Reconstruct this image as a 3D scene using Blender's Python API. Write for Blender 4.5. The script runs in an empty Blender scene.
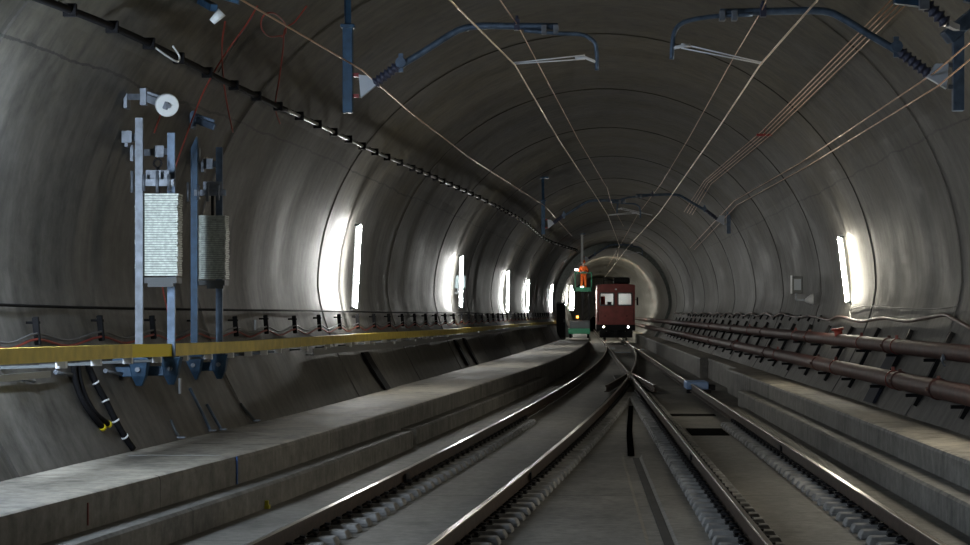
import bpy, math, random
from mathutils import Vector, Matrix
random.seed(7)
SC = bpy.context.scene
COL = SC.collection
PI = math.pi
F=2100.0; VX,VY=579.5,312.0; CH=2.03
def interp(tab,y):
    if y<=tab[0][0]: return tab[0][1]
    if y>=tab[-1][0]: return tab[-1][1]
    for i in range(len(tab)-1):
        if tab[i][0]<=y<=tab[i+1][0]:
            x0,p1=tab[i]; x1,p2=tab[i+1]
            p0=tab[max(i-1,0)]; p3=tab[min(i+2,len(tab)-1)]
            m1=(p2-p0[1])/(x1-p0[0]) ; m2=(p3[1]-p1)/(p3[0]-x0)
            h=x1-x0; t=(y-x0)/h
            return (2*t**3-3*t*t+1)*p1+(t**3-2*t*t+t)*h*m1+(-2*t**3+3*t*t)*p2+(t**3-t*t)*h*m2
XL_T=[(-30,-8.6),(0,-7.2),(15,-6.5),(20,-6.2),(26.5,-5.72),(33,-5.22),(43.6,-4.72),(64.6,-3.8),(84,-3.05),(106,-2.35),(124,-1.8),(135,-1.6)]
XR_T=[(-30,5.95),(135,5.9)]
B_T=[(-30,5.1),(45,4.9),(84,4.5),(110,4.2),(135,4.0)]
YE=135.0; ZS=2.5
def dims(Y):
    if Y>YE: return -1.2,5.75,3.7
    return interp(XL_T,Y),interp(XR_T,Y),interp(B_T,Y)
def inset(z,side): 
    k=.75 if side<0 else .92
    return k*max(0,(ZS-z)/2.07)**1.5
def wall_x(Y,z,side):
    xl,xr,b=dims(Y); c=(xl+xr)/2; a=(xr-xl)/2
    if z<ZS: return (xl+inset(z,-1)) if side<0 else (xr-inset(z,1))
    t=1-((z-ZS)/b)**2
    if t<=0: return c
    return c+side*a*math.sqrt(t)
def P(px,py,Y): return ((px-VX)*Y/F,Y,CH-(py-VY)*Y/F)
def Pz(px,py,z):
    Y=(CH-z)*F/(py-VY); return P(px,py,Y)
def hit(px,py,off=0.0):
    Y=8.0
    while Y<260:
        X,_,z=P(px,py,Y)
        xl,xr,b=dims(Y); c=(xl+xr)/2
        side=-1 if X<c else 1
        if z>ZS+b or (X-wall_x(Y,z,side))*side>0: break
        Y+=.05
    X,_,z=P(px,py,Y)
    # inward normal approx
    dx=c-X; dz=max(0,0) if z<ZS else (ZS-z)
    n=math.hypot(dx,dz) or 1
    return (X+off*dx/n,Y,z+off*dz/n)
LAMP_E=245.0; LB_F=2.4; LR_F=.9; LR2_F=1.2; LBK_F=.35; EXPO=0.0; REAR_E=200
# ------------------------------------------------------------------ mesh building
class MB:
    def __init__(s): s.v=[]; s.f=[]; s.sm=[]
    def quad_grid(s, rows, closed=False, smooth=True):
        b=len(s.v); n=len(rows[0])
        for r in rows: s.v+= [tuple(p) for p in r]
        for i in range(len(rows)-1):
            for j in range(n if closed else n-1):
                k=(j+1)%n
                s.f.append((b+i*n+j,b+i*n+k,b+(i+1)*n+k,b+(i+1)*n+j)); s.sm.append(smooth)
        return b,n
    def cap(s,idx): s.f.append(tuple(idx)); s.sm.append(False)
    def box(s, c, d, rot=None):
        b=len(s.v); R=rot or Matrix.Identity(3)
        for sx in(-.5,.5):
            for sy in(-.5,.5):
                for sz in(-.5,.5):
                    p=R@Vector((sx*d[0],sy*d[1],sz*d[2])); s.v.append((c[0]+p.x,c[1]+p.y,c[2]+p.z))
        for f in((0,1,3,2),(4,6,7,5),(0,4,5,1),(2,3,7,6),(0,2,6,4),(1,5,7,3)):
            s.f.append(tuple(b+i for i in f)); s.sm.append(False)
    def bar(s,a,b,w,h,up=(0,0,1)):
        a=Vector(a);b=Vector(b);d=b-a;L=d.length
        y=d.normalized();x=y.cross(Vector(up))
        if x.length<1e-4: x=y.cross(Vector((1,0,0)))
        x.normalize();z=x.cross(y)
        s.box((a+b)/2,(w,L,h),Matrix((x,y,z)).transposed())
    def tube(s,pts,r,n=8,cap=True,radii=None):
        pts=[Vector(p) for p in pts]; rows=[]; prev=None
        for i,p in enumerate(pts):
            t=(pts[min(i+1,len(pts)-1)]-pts[max(i-1,0)]).normalized()
            if prev is None:
                u=Vector((0,0,1)) if abs(t.z)<.9 else Vector((1,0,0))
            else: u=prev
            x=t.cross(u)
            if x.length<1e-5: x=t.orthogonal()
            x.normalize(); u=x.cross(t).normalized(); prev=u
            rr=radii[i] if radii else r
            rows.append([p+(x*math.cos(2*PI*k/n)+u*math.sin(2*PI*k/n))*rr for k in range(n)])
        b,_=s.quad_grid(rows,True)
        if cap:
            s.cap([b+k for k in range(n)][::-1]); m=b+(len(pts)-1)*n; s.cap([m+k for k in range(n)])
    def cyl(s,a,b,r,n=16): s.tube([a,b],r,n)
    def extrude(s, prof, path, closed=True, capends=True):
        # prof list of (side, up); path list of points; side direction is horizontal normal
        rows=[]
        for i,p in enumerate(path):
            p=Vector(p); t=Vector(path[min(i+1,len(path)-1)])-Vector(path[max(i-1,0)]); t.z=0; t.normalize()
            sd=Vector((t.y,-t.x,0))
            rows.append([p+sd*q[0]+Vector((0,0,q[1])) for q in prof])
        b,n=s.quad_grid(rows,closed,False)
        if closed and capends:
            s.cap([b+k for k in range(n)]); m=b+(len(path)-1)*n; s.cap([m+k for k in range(n)][::-1])
    def sphere(s,c,r,n=12,m=8,sq=(1,1,1)):
        rows=[]
        for i in range(m+1):
            a=PI*i/m
            rows.append([(c[0]+r*sq[0]*math.sin(a)*math.cos(2*PI*k/n),c[1]+r*sq[1]*math.sin(a)*math.sin(2*PI*k/n),c[2]+r*sq[2]*math.cos(a)) for k in range(n)])
        s.quad_grid(rows,True)
    def build(s,name,mat,parent=None,org=None,bevel=0):
        if org is None:
            org=getattr_origin(parent) if parent else s.center()
        me=bpy.data.meshes.new(name)
        me.from_pydata([(v[0]-org[0],v[1]-org[1],v[2]-org[2]) for v in s.v],[],s.f)
        me.polygons.foreach_set('use_smooth',s.sm)
        me.validate(); me.update()
        import bmesh
        bm=bmesh.new(); bm.from_mesh(me); 
        if not getattr(s,'nomerge',False): bmesh.ops.remove_doubles(bm,verts=bm.verts,dist=1e-6)
        
        bmesh.ops.recalc_face_normals(bm,faces=bm.faces); bm.to_mesh(me); bm.free()
        me.materials.append(mat)
        o=bpy.data.objects.new(name,me); COL.objects.link(o)
        if parent: o.parent=parent
        else: o.location=org
        if bevel:
            md=o.modifiers.new('bevel','BEVEL'); md.width=bevel; md.segments=2; md.limit_method='ANGLE'
        return o
    def center(s):
        xs=[v[0] for v in s.v]; ys=[v[1] for v in s.v]; zs=[v[2] for v in s.v]
        return ((min(xs)+max(xs))/2,(min(ys)+max(ys))/2,min(zs))
def getattr_origin(p):
    x=y=z=0
    while p: x+=p.location.x; y+=p.location.y; z+=p.location.z; p=p.parent
    return (x,y,z)
def tag(o,label,cat,group=None,kind=None):
    if label: o['label']=label
    if cat: o['category']=cat
    if group: o['group']=group
    if kind: o['kind']=kind
    return o
def thing(name,loc,label,cat,group=None):
    o=bpy.data.objects.new(name,None); o.empty_display_size=.2; COL.objects.link(o); o.location=loc
    return tag(o,label,cat,group)
def struct(mb,name,mat,org=(0,0,0)):
    o=mb.build(name,mat,None,org); o['kind']='structure'; return o
def copy_tree(o,parent=None):
    c=o.copy(); COL.objects.link(c)
    if parent: c.parent=parent
    for ch in list(o.children): copy_tree(ch,c)
    return c
def smooth(pts,k=6):
    out=[];pts=[Vector(p) for p in pts]
    for i in range(len(pts)-1):
        p0=pts[max(i-1,0)];p1=pts[i];p2=pts[i+1];p3=pts[min(i+2,len(pts)-1)]
        for j in range(k):
            t=j/k
            out.append(.5*((2*p1)+(p2-p0)*t+(2*p0-5*p1+4*p2-p3)*t*t+(3*p1-p0-3*p2+p3)*t**3))
    out.append(pts[-1]); return out

# ------------------------------------------------------------------ materials
def newmat(name):
    m=bpy.data.materials.new(name); m.use_nodes=True
    return m,m.node_tree,m.node_tree.nodes['Principled BSDF']
def simple(name,col,rough=.5,metal=0,emit=None,es=0,noise=0,scale=8):
    m,t,b=newmat(name)
    b.inputs['Base Color'].default_value=(*col,1); b.inputs['Roughness'].default_value=rough; b.inputs['Metallic'].default_value=metal
    if emit: b.inputs['Emission Color'].default_value=(*emit,1); b.inputs['Emission Strength'].default_value=es
    if noise:
        N=t.nodes.new; L=t.links.new
        g=N('ShaderNodeNewGeometry'); n=N('ShaderNodeTexNoise'); n.inputs['Scale'].default_value=scale; n.inputs['Detail'].default_value=5
        r=N('ShaderNodeValToRGB'); r.color_ramp.elements[0].position=.3; r.color_ramp.elements[1].position=.7
        r.color_ramp.elements[0].color=(*[c*(1-noise) for c in col],1); r.color_ramp.elements[1].color=(*[min(1,c*(1+noise)) for c in col],1)
        L(g.outputs['Position'],n.inputs['Vector']); L(n.outputs['Fac'],r.inputs['Fac']); L(r.outputs['Color'],b.inputs['Base Color'])
    return m
def concrete(name,dark,light,rough=(.4,.6),streak=.5,joints=None,zjoint=None,bump=.15,spots=0,scale=1.0,skew=0.0,vault=None):
    m,t,b=newmat(name); N=t.nodes.new; L=t.links.new
    g=N('ShaderNodeNewGeometry'); sep=N('ShaderNodeSeparateXYZ'); L(g.outputs['Position'],sep.inputs[0])
    def math_(op,a,bb,clamp=False):
        n=N('ShaderNodeMath'); n.operation=op; n.use_clamp=clamp
        for i,x in enumerate((a,bb)):
            if x is None: continue
            if isinstance(x,(int,float)): n.inputs[i].default_value=x
            else: L(x,n.inputs[i])
        return n.outputs[0]
    def noise(sx,sy,sz,sc,det=6,rg=.6):
        mp=N('ShaderNodeMapping'); mp.inputs['Scale'].default_value=(sx,sy,sz); L(g.outputs['Position'],mp.inputs[0])
        n=N('ShaderNodeTexNoise'); n.inputs['Scale'].default_value=sc*scale; n.inputs['Detail'].default_value=det; n.inputs['Roughness'].default_value=rg
        L(mp.outputs[0],n.inputs['Vector']); return n.outputs['Fac']
    big=noise(1,.55,1,.6,8,.72); fine=noise(1,1,1,5,8,.7); st=noise(1,1.6,.12,2.2,5,.6)
    ring=noise(.02,1,.02,.9,4,.7)
    s=math_('ADD',math_('MULTIPLY',big,.9),math_('MULTIPLY',fine,.6))
    s=math_('ADD',s,math_('MULTIPLY',st,streak))
    s=math_('ADD',s,math_('MULTIPLY',ring,streak*.35))
    tot=.9+.6+streak*1.35
    s=math_('DIVIDE',s,tot)
    r=N('ShaderNodeValToRGB'); e=r.color_ramp.elements
    e[0].position=.41; e[0].color=(*dark,1); e[1].position=.59; e[1].color=(*light,1); L(s,r.inputs['Fac'])
    col=r.outputs['Color']
    if vault:  # brown vault tone by height; the dimness overhead is put into this colour too
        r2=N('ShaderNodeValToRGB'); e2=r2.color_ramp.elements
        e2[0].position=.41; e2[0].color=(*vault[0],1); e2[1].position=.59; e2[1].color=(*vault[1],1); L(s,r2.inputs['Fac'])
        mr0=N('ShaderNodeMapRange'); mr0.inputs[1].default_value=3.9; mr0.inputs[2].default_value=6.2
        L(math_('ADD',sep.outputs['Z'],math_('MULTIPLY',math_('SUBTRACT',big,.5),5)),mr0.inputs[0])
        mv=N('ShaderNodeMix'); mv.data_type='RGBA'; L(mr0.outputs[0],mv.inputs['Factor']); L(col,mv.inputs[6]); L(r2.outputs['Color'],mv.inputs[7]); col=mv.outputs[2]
    def darken(col,mask,amt):
        mx=N('ShaderNodeMix'); mx.data_type='RGBA'; L(math_('MULTIPLY',mask,amt),mx.inputs['Factor']); L(col,mx.inputs[6]); mx.inputs[7].default_value=(.02,.02,.02,1); return mx.outputs[2]
    if joints:
        for off,per,w,amt in joints:
            y=math_('ADD',math_('ADD',sep.outputs['Y'],math_('MULTIPLY',math_('SUBTRACT',5.9,sep.outputs['X']),skew)),400*per-off+w/2)
            y=math_('ADD',y,math_('MULTIPLY',math_('SUBTRACT',fine,.5),.06))
            k=math_('LESS_THAN',math_('MODULO',y,per),w); col=darken(col,k,amt)
    if zjoint:
        for z0,w,amt in zjoint:
            k=math_('ABSOLUTE',math_('ADD',math_('SUBTRACT',sep.outputs['Z'],z0),math_('MULTIPLY',math_('SUBTRACT',big,.5),.25)),None)
            col=darken(col,math_('LESS_THAN',k,w),amt)
    if spots:
        sp=noise(1,1,.5,1.1,3,.5); k=math_('MULTIPLY',math_('SUBTRACT',sp,.6),9,True); col=darken(col,k,spots)
    L(col,b.inputs['Base Color'])
    mr=N('ShaderNodeMapRange'); mr.inputs[3].default_value=rough[0]; mr.inputs[4].default_value=rough[1]; L(big,mr.inputs[0]); mr.inputs[1].default_value=.3; mr.inputs[2].default_value=.7
    L(mr.outputs[0],b.inputs['Roughness'])
    bp=N('ShaderNodeBump'); bp.inputs['Strength'].default_value=bump; bp.inputs['Distance'].default_value=.03; L(math_('ADD',fine,math_('MULTIPLY',big,2)),bp.inputs['Height']); L(bp.outputs[0],b.inputs['Normal'])
    return m
JN=[(42.1,9.5,.16,.45),(46.3,9.5,.10,.3)]
M={}
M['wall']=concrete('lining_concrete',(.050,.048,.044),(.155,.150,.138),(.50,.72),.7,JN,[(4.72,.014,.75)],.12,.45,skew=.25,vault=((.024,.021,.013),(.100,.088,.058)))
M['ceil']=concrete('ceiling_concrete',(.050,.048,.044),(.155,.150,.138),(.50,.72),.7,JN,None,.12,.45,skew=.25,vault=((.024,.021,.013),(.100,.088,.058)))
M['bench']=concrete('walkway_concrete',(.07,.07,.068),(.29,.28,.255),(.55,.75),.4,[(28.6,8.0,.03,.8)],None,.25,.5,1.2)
M['benchtop']=concrete('lit_walkway_top',(.17,.16,.14),(.52,.48,.40),(.6,.8),.2,[(28.6,8.0,.03,.8)],None,.2,.5,1.2)  # lighter than the faces: the lamplight on the tops is put into the colour
M['floor']=concrete('slab_concrete',(.085,.082,.077),(.25,.24,.215),(.5,.75),.2,[(26.2,6.1,.035,.85)],None,.2,.35,1.5)
M['block']=simple('block_concrete',(.25,.25,.245),.75,0,noise=.4,scale=5)
M['railside']=simple('rusty_rail_steel',(.045,.028,.019),.6,.2,noise=.5,scale=9)
M['railtop']=simple('polished_rail_steel',(.55,.5,.44),.28,1)
M['darksteel']=simple('dark_clip_steel',(.02,.02,.022),.5,.5)
M['galv']=simple('galvanised_steel',(.17,.19,.22),.5,.45,noise=.3,scale=10)
M['blue']=simple('blue_painted_steel',(.025,.065,.12),.45,.3,noise=.35,scale=7)
M['bluegrey']=simple('blue_grey_steel',(.09,.13,.19),.45,.4,noise=.3,scale=9)
M['pale']=simple('pale_grey_cover',(.5,.55,.62),.5,0)
M['white']=simple('white_plastic',(.75,.77,.8),.5)
M['black']=simple('black_rubber',(.007,.007,.008),.75)
M['red_cable']=simple('red_cable_sheath',(.28,.045,.03),.5)
M['grey_cable']=simple('grey_cable_sheath',(.12,.12,.125),.5)
M['brown_cable']=simple('brown_conduit',(.14,.085,.07),.45)
M['copper']=simple('copper_wire',(.62,.40,.27),.38,.85)
M['copperb']=simple('bright_contact_wire',(.85,.70,.55),.35,.85)
M['pipe']=simple('oxide_red_pipe',(.075,.026,.022),.6,0,noise=.4,scale=5)
M['pipering']=simple('red_pipe_clamp',(.18,.028,.02),.5,0)
M['yellow']=simple('yellow_handrail_paint',(.76,.60,.12),.5,0,noise=.15,scale=5)
M['yellow2']=simple('bright_yellow_paint',(1.0,.80,.0),.45)
M['yellowcap']=simple('yellow_end_cap',(.75,.62,.02),.5)
M['weight']=simple('weight_plate_zinc',(.46,.50,.45),.45,.25,noise=.3,scale=25)
M['insul']=simple('brown_insulator',(.045,.05,.085),.35)
M['bolt_red']=simple('red_insulator',(.22,.02,.02),.4)
M['lens']=simple('clear_plastic',(.72,.75,.75),.25)
M['loco']=simple('oxide_red_loco_paint',(.22,.042,.036),.45,0,noise=.2,scale=3)
M['locodark']=simple('black_underframe',(.012,.012,.013),.5)
M['cab']=simple('pale_cab_lining',(.6,.62,.6),.6)
M['green']=simple('green_machine_paint',(.02,.20,.10),.4)
M['grey']=simple('grey_cabinet_paint',(.06,.07,.075),.5)
M['orange']=simple('orange_hi_vis_fabric',(.95,.16,.02),.7)
M['skin']=simple('skin_tone',(.5,.3,.22),.6)
M['trouser']=simple('dark_trouser_fabric',(.03,.035,.05),.8)
M['tag']=simple('yellow_marker_tag',(.6,.55,.03),.5)
M['bluebox']=simple('pale_blue_plastic_lid',(.30,.48,.85),.4)
M['bluemark']=simple('blue_chalk_paint',(.05,.12,.35),.8)
M['whitemark']=simple('white_chalk_paint',(.32,.32,.31),.8)
M['redmark']=simple('red_chalk_paint',(.2,.06,.05),.8)
M['tray']=simple('zinc_tray',(.33,.34,.34),.4,.6)
M['glass'],_t,_b=newmat('window_glass'); _b.inputs['Transmission Weight'].default_value=1; _b.inputs['Roughness'].default_value=.03; _b.inputs['IOR'].default_value=1.05
for k in ('black','darksteel','locodark'):
    M[k].node_tree.nodes['Principled BSDF'].inputs['Specular IOR Level'].default_value=.12
def matte(name,col):
    m=simple(name,col,1); m.node_tree.nodes['Principled BSDF'].inputs['Specular IOR Level'].default_value=0; return m
def emis(name,col,s):
    return simple(name,(0.8,.8,.8),.5,0,col,s)

# ------------------------------------------------------------------ the tunnel shell
JO,JP,SK=42.1,9.5,.25
def seg_off(Y):
    if Y>YE: return 0
    k=(Y-JO)/JP; fr=k-math.floor(k); n=math.floor(k)
    return .018*fr+.008*math.sin(2*PI*Y/4.75+.6)+.004*math.sin(2*PI*Y/1.9)
def profile(Y,part):
    pts=profile0(Y,part)
    if Y>YE-1.5: return pts
    out=[]
    for p in pts:
        yy=min(Y-SK*(5.9-p[0]),YE); xl,xr,b=dims(yy); xl0,xr0,b0=dims(Y); c0=(xl0+xr0)/2; c1=(xl+xr)/2
        x=c1+(p[0]-c0)*(xr-xl)/(xr0-xl0); z=p[2] if p[2]<=ZS else ZS+(p[2]-ZS)*b/b0
        out.append((x,yy,z))
    return out
def profile0(Y,part):
    xl,xr,b=dims(Y); c=(xl+xr)/2; a=(xr-xl)/2; o=seg_off(Y); pts=[]
    TH=math.radians(30)
    if part in('l','r'):
        sd=-1 if part=='l' else 1
        for i in range(11):
            z=-.4+(ZS+.4)*i/10
            zz=max(z,.2); x=(xl+inset(zz,-1)-o) if sd<0 else (xr-inset(zz,1)+o); pts.append((x,Y,z))
        for i in range(1,11):
            th=TH*i/10; pts.append((c+sd*(a+o)*math.cos(th),Y,ZS+(b+o)*math.sin(th)))
    else:
        for i in range(33):
            th=TH+(PI-2*TH)*i/32; pts.append((c+(a+o)*math.cos(th),Y,ZS+(b+o)*math.sin(th)))
    return pts
ys=[]
y=-25.0
while y<YE-.01: ys.append(y); y+=.4
k0=math.ceil((-25-JO)/JP)
while JO+JP*k0<YE-2: ys+= [JO+JP*k0-.01,JO+JP*k0+.01]; k0+=1
ys=[v for v in sorted(ys) if v<YE-2]+[YE]
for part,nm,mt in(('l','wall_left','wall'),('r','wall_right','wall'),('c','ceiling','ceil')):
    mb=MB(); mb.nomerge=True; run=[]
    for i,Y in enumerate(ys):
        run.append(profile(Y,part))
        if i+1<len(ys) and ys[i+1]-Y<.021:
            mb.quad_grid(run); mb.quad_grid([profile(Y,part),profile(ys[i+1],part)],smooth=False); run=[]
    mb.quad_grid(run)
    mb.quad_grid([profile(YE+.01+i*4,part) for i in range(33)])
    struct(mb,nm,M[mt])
# end collar between the wide and the narrow bore
mb=MB()
def ring_pts(Y,grow=0):
    return [Vector(p) for p in profile(Y,'r')]+[Vector(p) for p in profile(Y,'c')][1:]+[Vector(p) for p in profile(Y,'l')][::-1][1:]
A=ring_pts(YE); Bp=ring_pts(YE+.01); cx=2.27
inner=[Vector((cx+(p.x-cx)*.985,YE-.35,1.5+(p.z-1.5)*.985 if p.z>1.5 else p.z)) for p in Bp]
outer=[Vector((p.x,YE-.35,p.z)) for p in A]
mb.quad_grid([outer,inner],smooth=False); mb.quad_grid([inner,[Vector((p.x,YE+.2,p.z)) for p in inner]],smooth=False)
struct(mb,'wall_end',simple('portal_collar',(.10,.115,.10),.5,noise=.3))
mb=MB(); pr=ring_pts(YE+120); b,n=mb.quad_grid([pr,[Vector((2.2,YE+120,2))]*len(pr)],smooth=False)
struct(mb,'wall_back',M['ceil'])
mb=MB(); pr=[Vector(p) for p in ring_pts(-25)]; mb.quad_grid([pr,[Vector((0,-25,2))]*len(pr)],smooth=False)
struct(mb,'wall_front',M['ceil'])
# floor slab
FZ=-.26
mb=MB(); rows=[]
Y=-25
while Y<=255: rows.append([(-7.6,Y,FZ),(.66,Y,FZ),(.70,Y,FZ-.02),(.94,Y,FZ-.02),(.98,Y,FZ),(6.4,Y,FZ)] if Y<33.2 else [(-5.2,Y,FZ),(.62,Y,FZ),(.70,Y,FZ),(.94,Y,FZ),(1.02,Y,FZ),(6.4,Y,FZ)]); Y+=1 if Y<60 else 5
mb.quad_grid(rows,smooth=False); struct(mb,'floor',M['floor'])
# walkways
BL=[(-25,-6.9),(0,-5.9),(10,-5.15),(16.5,-4.54),(23.4,-3.82),(26.2,-3.57),(36.5,-2.83),(50,-1.98),(64.6,-1.12),(80,-.42),(93,0),(110,.4),(130,.6),(260,.62)]
BT=.43; LT=.11
def bl(Y): return interp(BL,Y)
def yrange(a,b,s):
    out=[];y=a
    while y<b: out.append(y); y+=s
    return out+[b]
def lit_tops(o):
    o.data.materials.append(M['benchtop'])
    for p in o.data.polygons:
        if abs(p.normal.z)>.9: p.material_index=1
mb=MB(); rows=[]
for Y in yrange(-25,255,1.5):
    back=wall_x(Y,BT,-1)-.25
    e=bl(Y); rows.append([(back,Y,BT),(e-.05,Y,BT),(e-.015,Y,BT-.012),(e,Y,BT-.05),(e,Y,FZ-.05)])
mb.quad_grid(rows,smooth=False); o=struct(mb,'walkway_left',M['bench']); lit_tops(o)
mb=MB()
def ledge_left(a,b,dx):
    rows=[]
    for Y in yrange(a,b,1.5):
        e=bl(Y); rows.append([(e-.1,Y,FZ-.05),(e-.1,Y,LT),(e+dx-.03,Y,LT),(e+dx,Y,LT-.03),(e+dx,Y,FZ-.05)])
    b0,n=mb.quad_grid(rows,smooth=False); mb.cap([b0+k for k in range(n)]); m=b0+(len(rows)-1)*n; mb.cap([m+k for k in range(n)][::-1])
ledge_left(-25,33.9,.32); ledge_left(34.7,62,.26)
struct(mb,'trim_1',M['bench'])
mb=MB()
def bench_right(a,b,e):
    rows=[]
    for Y in yrange(a,b,3):
        back=wall_x(Y,BT,1)+.25
        rows.append([(back,Y,BT),(e+.05,Y,BT),(e+.015,Y,BT-.012),(e,Y,BT-.05),(e,Y,FZ-.05),(back,Y,FZ-.05)])
    b0,n=mb.quad_grid(rows,smooth=False); mb.cap([b0+k for k in range(n)]); m=b0+(len(rows)-1)*n; mb.cap([m+k for k in range(n)][::-1])
bench_right(-25,59.6,4.2); bench_right(59.6,73,4.45); bench_right(73,255,4.18)
o=struct(mb,'walkway_right',M['bench']); lit_tops(o)
mb=MB(); rows=[]
for Y in yrange(-25,51.3,3): rows.append([(4.3,Y,FZ-.05),(4.3,Y,LT),(3.9,Y,LT),(3.87,Y,LT-.03),(3.87,Y,FZ-.05)])
b0,n=mb.quad_grid(rows,smooth=False); mb.cap([b0+k for k in range(n)]); m=b0+(len(rows)-1)*n; mb.cap([m+k for k in range(n)][::-1])
struct(mb,'trim_2',M['bench'])
def cl(Y): return 2.42-3.05e-4*max(0,140-Y)**2
# raised slab strips along the outer rails
mb=MB()
mb.box((3.62,14,FZ+.03),(.5,70,.06)); 
struct(mb,'trim_3',M['floor'])
mb=MB(); rows=[]
for Y in yrange(5,62,1.5):
    a=bl(Y)+.2; b_=cl(Y)-.79-.16; rows.append([(a,Y,FZ-.02),(a,Y,FZ+.10),(b_,Y,FZ+.10),(b_,Y,FZ-.02)])
b0,n=mb.quad_grid(rows,smooth=False); mb.cap([b0+k for k in range(n)]); m=b0+(len(rows)-1)*n; mb.cap([m+k for k in range(n)][::-1])
struct(mb,'trim_4',M['floor'])

# ---- rails
def lrail(s):
    return lambda Y: cl(Y)+s*(.755+.035*min(1,max(0,(100-Y)/50)))
RP=[(-.075,-.20),(.075,-.20),(.075,-.185),(.016,-.165),(.014,-.062),(.036,-.05),(.036,-.012),(.028,-.003),(-.028,-.003),(-.036,-.012),(-.036,-.05),(-.014,-.062),(-.016,-.165),(-.075,-.185)]
TP=[(-.030,-.006),(.030,-.006),(.026,0),(-.026,0)]
def rail(name,fx,a,b,label,group=None,step=2.0,extra=None):
    path=[(fx(Y),Y,0) for Y in yrange(a,b,step)]
    t=thing(name,(path[0][0],path[0][1],-.20),label,'rail',group)
    m1=MB(); m1.extrude(RP,path); m1.build('rail_body',M['railside'],t)
    m2=MB(); m2.extrude(TP,path); h=m2.build('running_surface',M['railtop'],t); h['label']='polished running surface of the rail'
    if extra:
        for Y in extra:
            m3=MB(); 
            for sd in(-1,1): m3.box((fx(Y)+sd*.03,Y,-.09),(.03,.5,.1))
            m3.build('joint_plate',M['darksteel'],t)
    return t
RX=2.42
rail('running_rail',lrail(-1),3,137,'outer curved rail of the diverging track, beside the wide stepped walkway',extra=[27.1])
rail('running_rail',lrail(1),3,66,'inner curved rail of the diverging track, ending at the crossing',extra=[27.3])
rail('running_rail',lambda Y:RX-.755,3,66.5,'inner straight rail of the train track, running up to the crossing',extra=[31])
rail('running_rail',lambda Y:RX+.755,3,250,'outer straight rail of the train track, beside the pipe-side walkway',extra=[33])
rail('closure_rail',lrail(1),71,128,'curved closure rail beyond the crossing, bending toward the train')
rail('closure_rail',lambda Y:RX-.755,71.5,128,'straight closure rail beyond the crossing, leading toward the train')
rail('running_rail',lambda Y:RX-.755,138,250,'straight rail running underneath the red locomotive')
def wing(side):
    # side -1: wing beside the straight rail going left ; +1
    if side<0: f=lambda Y: lrail(1)(Y)-.16-max(0,(62-Y))*.012
    else: f=lambda Y: RX-.755+.16+max(0,(62-Y))*.012
    return f
rail('check_rail',lambda Y:lrail(1)(Y)-.10-(70-Y)*.028,58.5,69.5,'short wing rail flaring away on the curved-track side of the crossing')
rail('check_rail',lambda Y:RX-.755+.10+(70-Y)*.028,58.5,69.5,'short wing rail flaring away on the straight-track side of the crossing')
# crossing nose
mb=MB(); mb.v=[]; 
a=[(1.645,71.6),(1.56,66.2),(1.665,65.9),(1.70,66.2)]
t=thing('crossing_nose',(1.64,66,-.2),'cast steel crossing nose where the two inner rails meet','crossing')
nb=MB(); nb.bar((1.55,65.9,-.05),(1.66,71.8,-.05),.07,.1); nb.bar((1.665,65.9,-.05),(1.72,71.8,-.05),.07,.1); nb.build('point_rail',M['railtop'],t)
nb=MB(); nb.box((1.63,69,-.20),(.9,8,.06)); nb.build('base_plate',M['darksteel'],t)

# ------------------------------------------------------------------ fastening blocks
def proto_block(ext_l,ext_r,name='rail_support_block'):
    t=thing(name,(0,0,FZ),'x','rail support')
    w=ext_r+ext_l; c=(ext_r-ext_l)/2
    mb=MB(); mb.box((c,0,FZ+.012),(w-.03,.27,.03))
    # raised tapered cap
    b=len(mb.v)
    x0,x1=c-w/2+.015,c+w/2-.015
    for (xx,yy,zz) in((x0,-.13,FZ+.03),(x1,-.13,FZ+.03),(x1,.13,FZ+.03),(x0,.13,FZ+.03),(x0+.03,-.105,FZ+.085),(x1-.03,-.105,FZ+.085),(x1-.03,.105,FZ+.085),(x0+.03,.105,FZ+.085)): mb.v.append((xx,yy,zz))
    for f in((4,5,6,7),(0,1,5,4),(1,2,6,5),(2,3,7,6),(3,0,4,7)): mb.f.append(tuple(b+i for i in f)); mb.sm.append(False)
    mb.build('block',M['block'],t,bevel=.012)
    mb=MB(); mb.box((0,0,FZ+.05),(.24,.2,.022)) if 0 else mb.box((0,0,FZ+.07),(.30,.17,.05)); mb.build('base_plate',M['darksteel'],t)
    for s in(-1,1):
        mb=MB(); mb.tube(smooth([(s*.06,-.07,-.145),(s*.10,-.075,-.125),(s*.14,-.03,-.14),(s*.10,.0,-.12),(s*.14,.03,-.14),(s*.10,.075,-.125),(s*.06,.07,-.145)],3),.014,6); mb.build('rail_clip',M['darksteel'],t)
        mb=MB(); mb.cyl((s*.12,0,FZ+.08),(s*.12,0,-.10),.02,8); mb.cyl((s*.12,0,-.125),(s*.12,0,-.10),.032,6); mb.build('bolt',M['darksteel'],t)
    return t
def row(fx,y0,y1,el,er,label,group,detail=55):
    t=proto_block(el,er); t['label']=label; t['group']=group
    n=0; Y=y0
    while Y<y1:
        o=t if n==0 else copy_tree(t)
        o.location=(fx(Y),Y,FZ)
        o.rotation_euler=(0,0,-math.atan((fx(Y+.5)-fx(Y-.5))))
        n+=1; Y+=.61
    return n
# children are offset from an origin at FZ
row(lrail(-1),11.5,43.5,.13,.36,'concrete block under the outer curved rail of the diverging track','blocks under the outer curved rail')
row(lrail(1),11.5,58,.13,.37,'concrete block under the inner curved rail of the diverging track','blocks under the inner curved rail')
row(lambda Y:RX-.755,11.5,58,.37,.34,'concrete block under the inner straight rail of the train track','blocks under the inner straight rail')
row(lambda Y:RX+.755,11.5,42,.36,.15,'concrete block under the outer straight rail of the train track','blocks under the outer straight rail')

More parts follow.
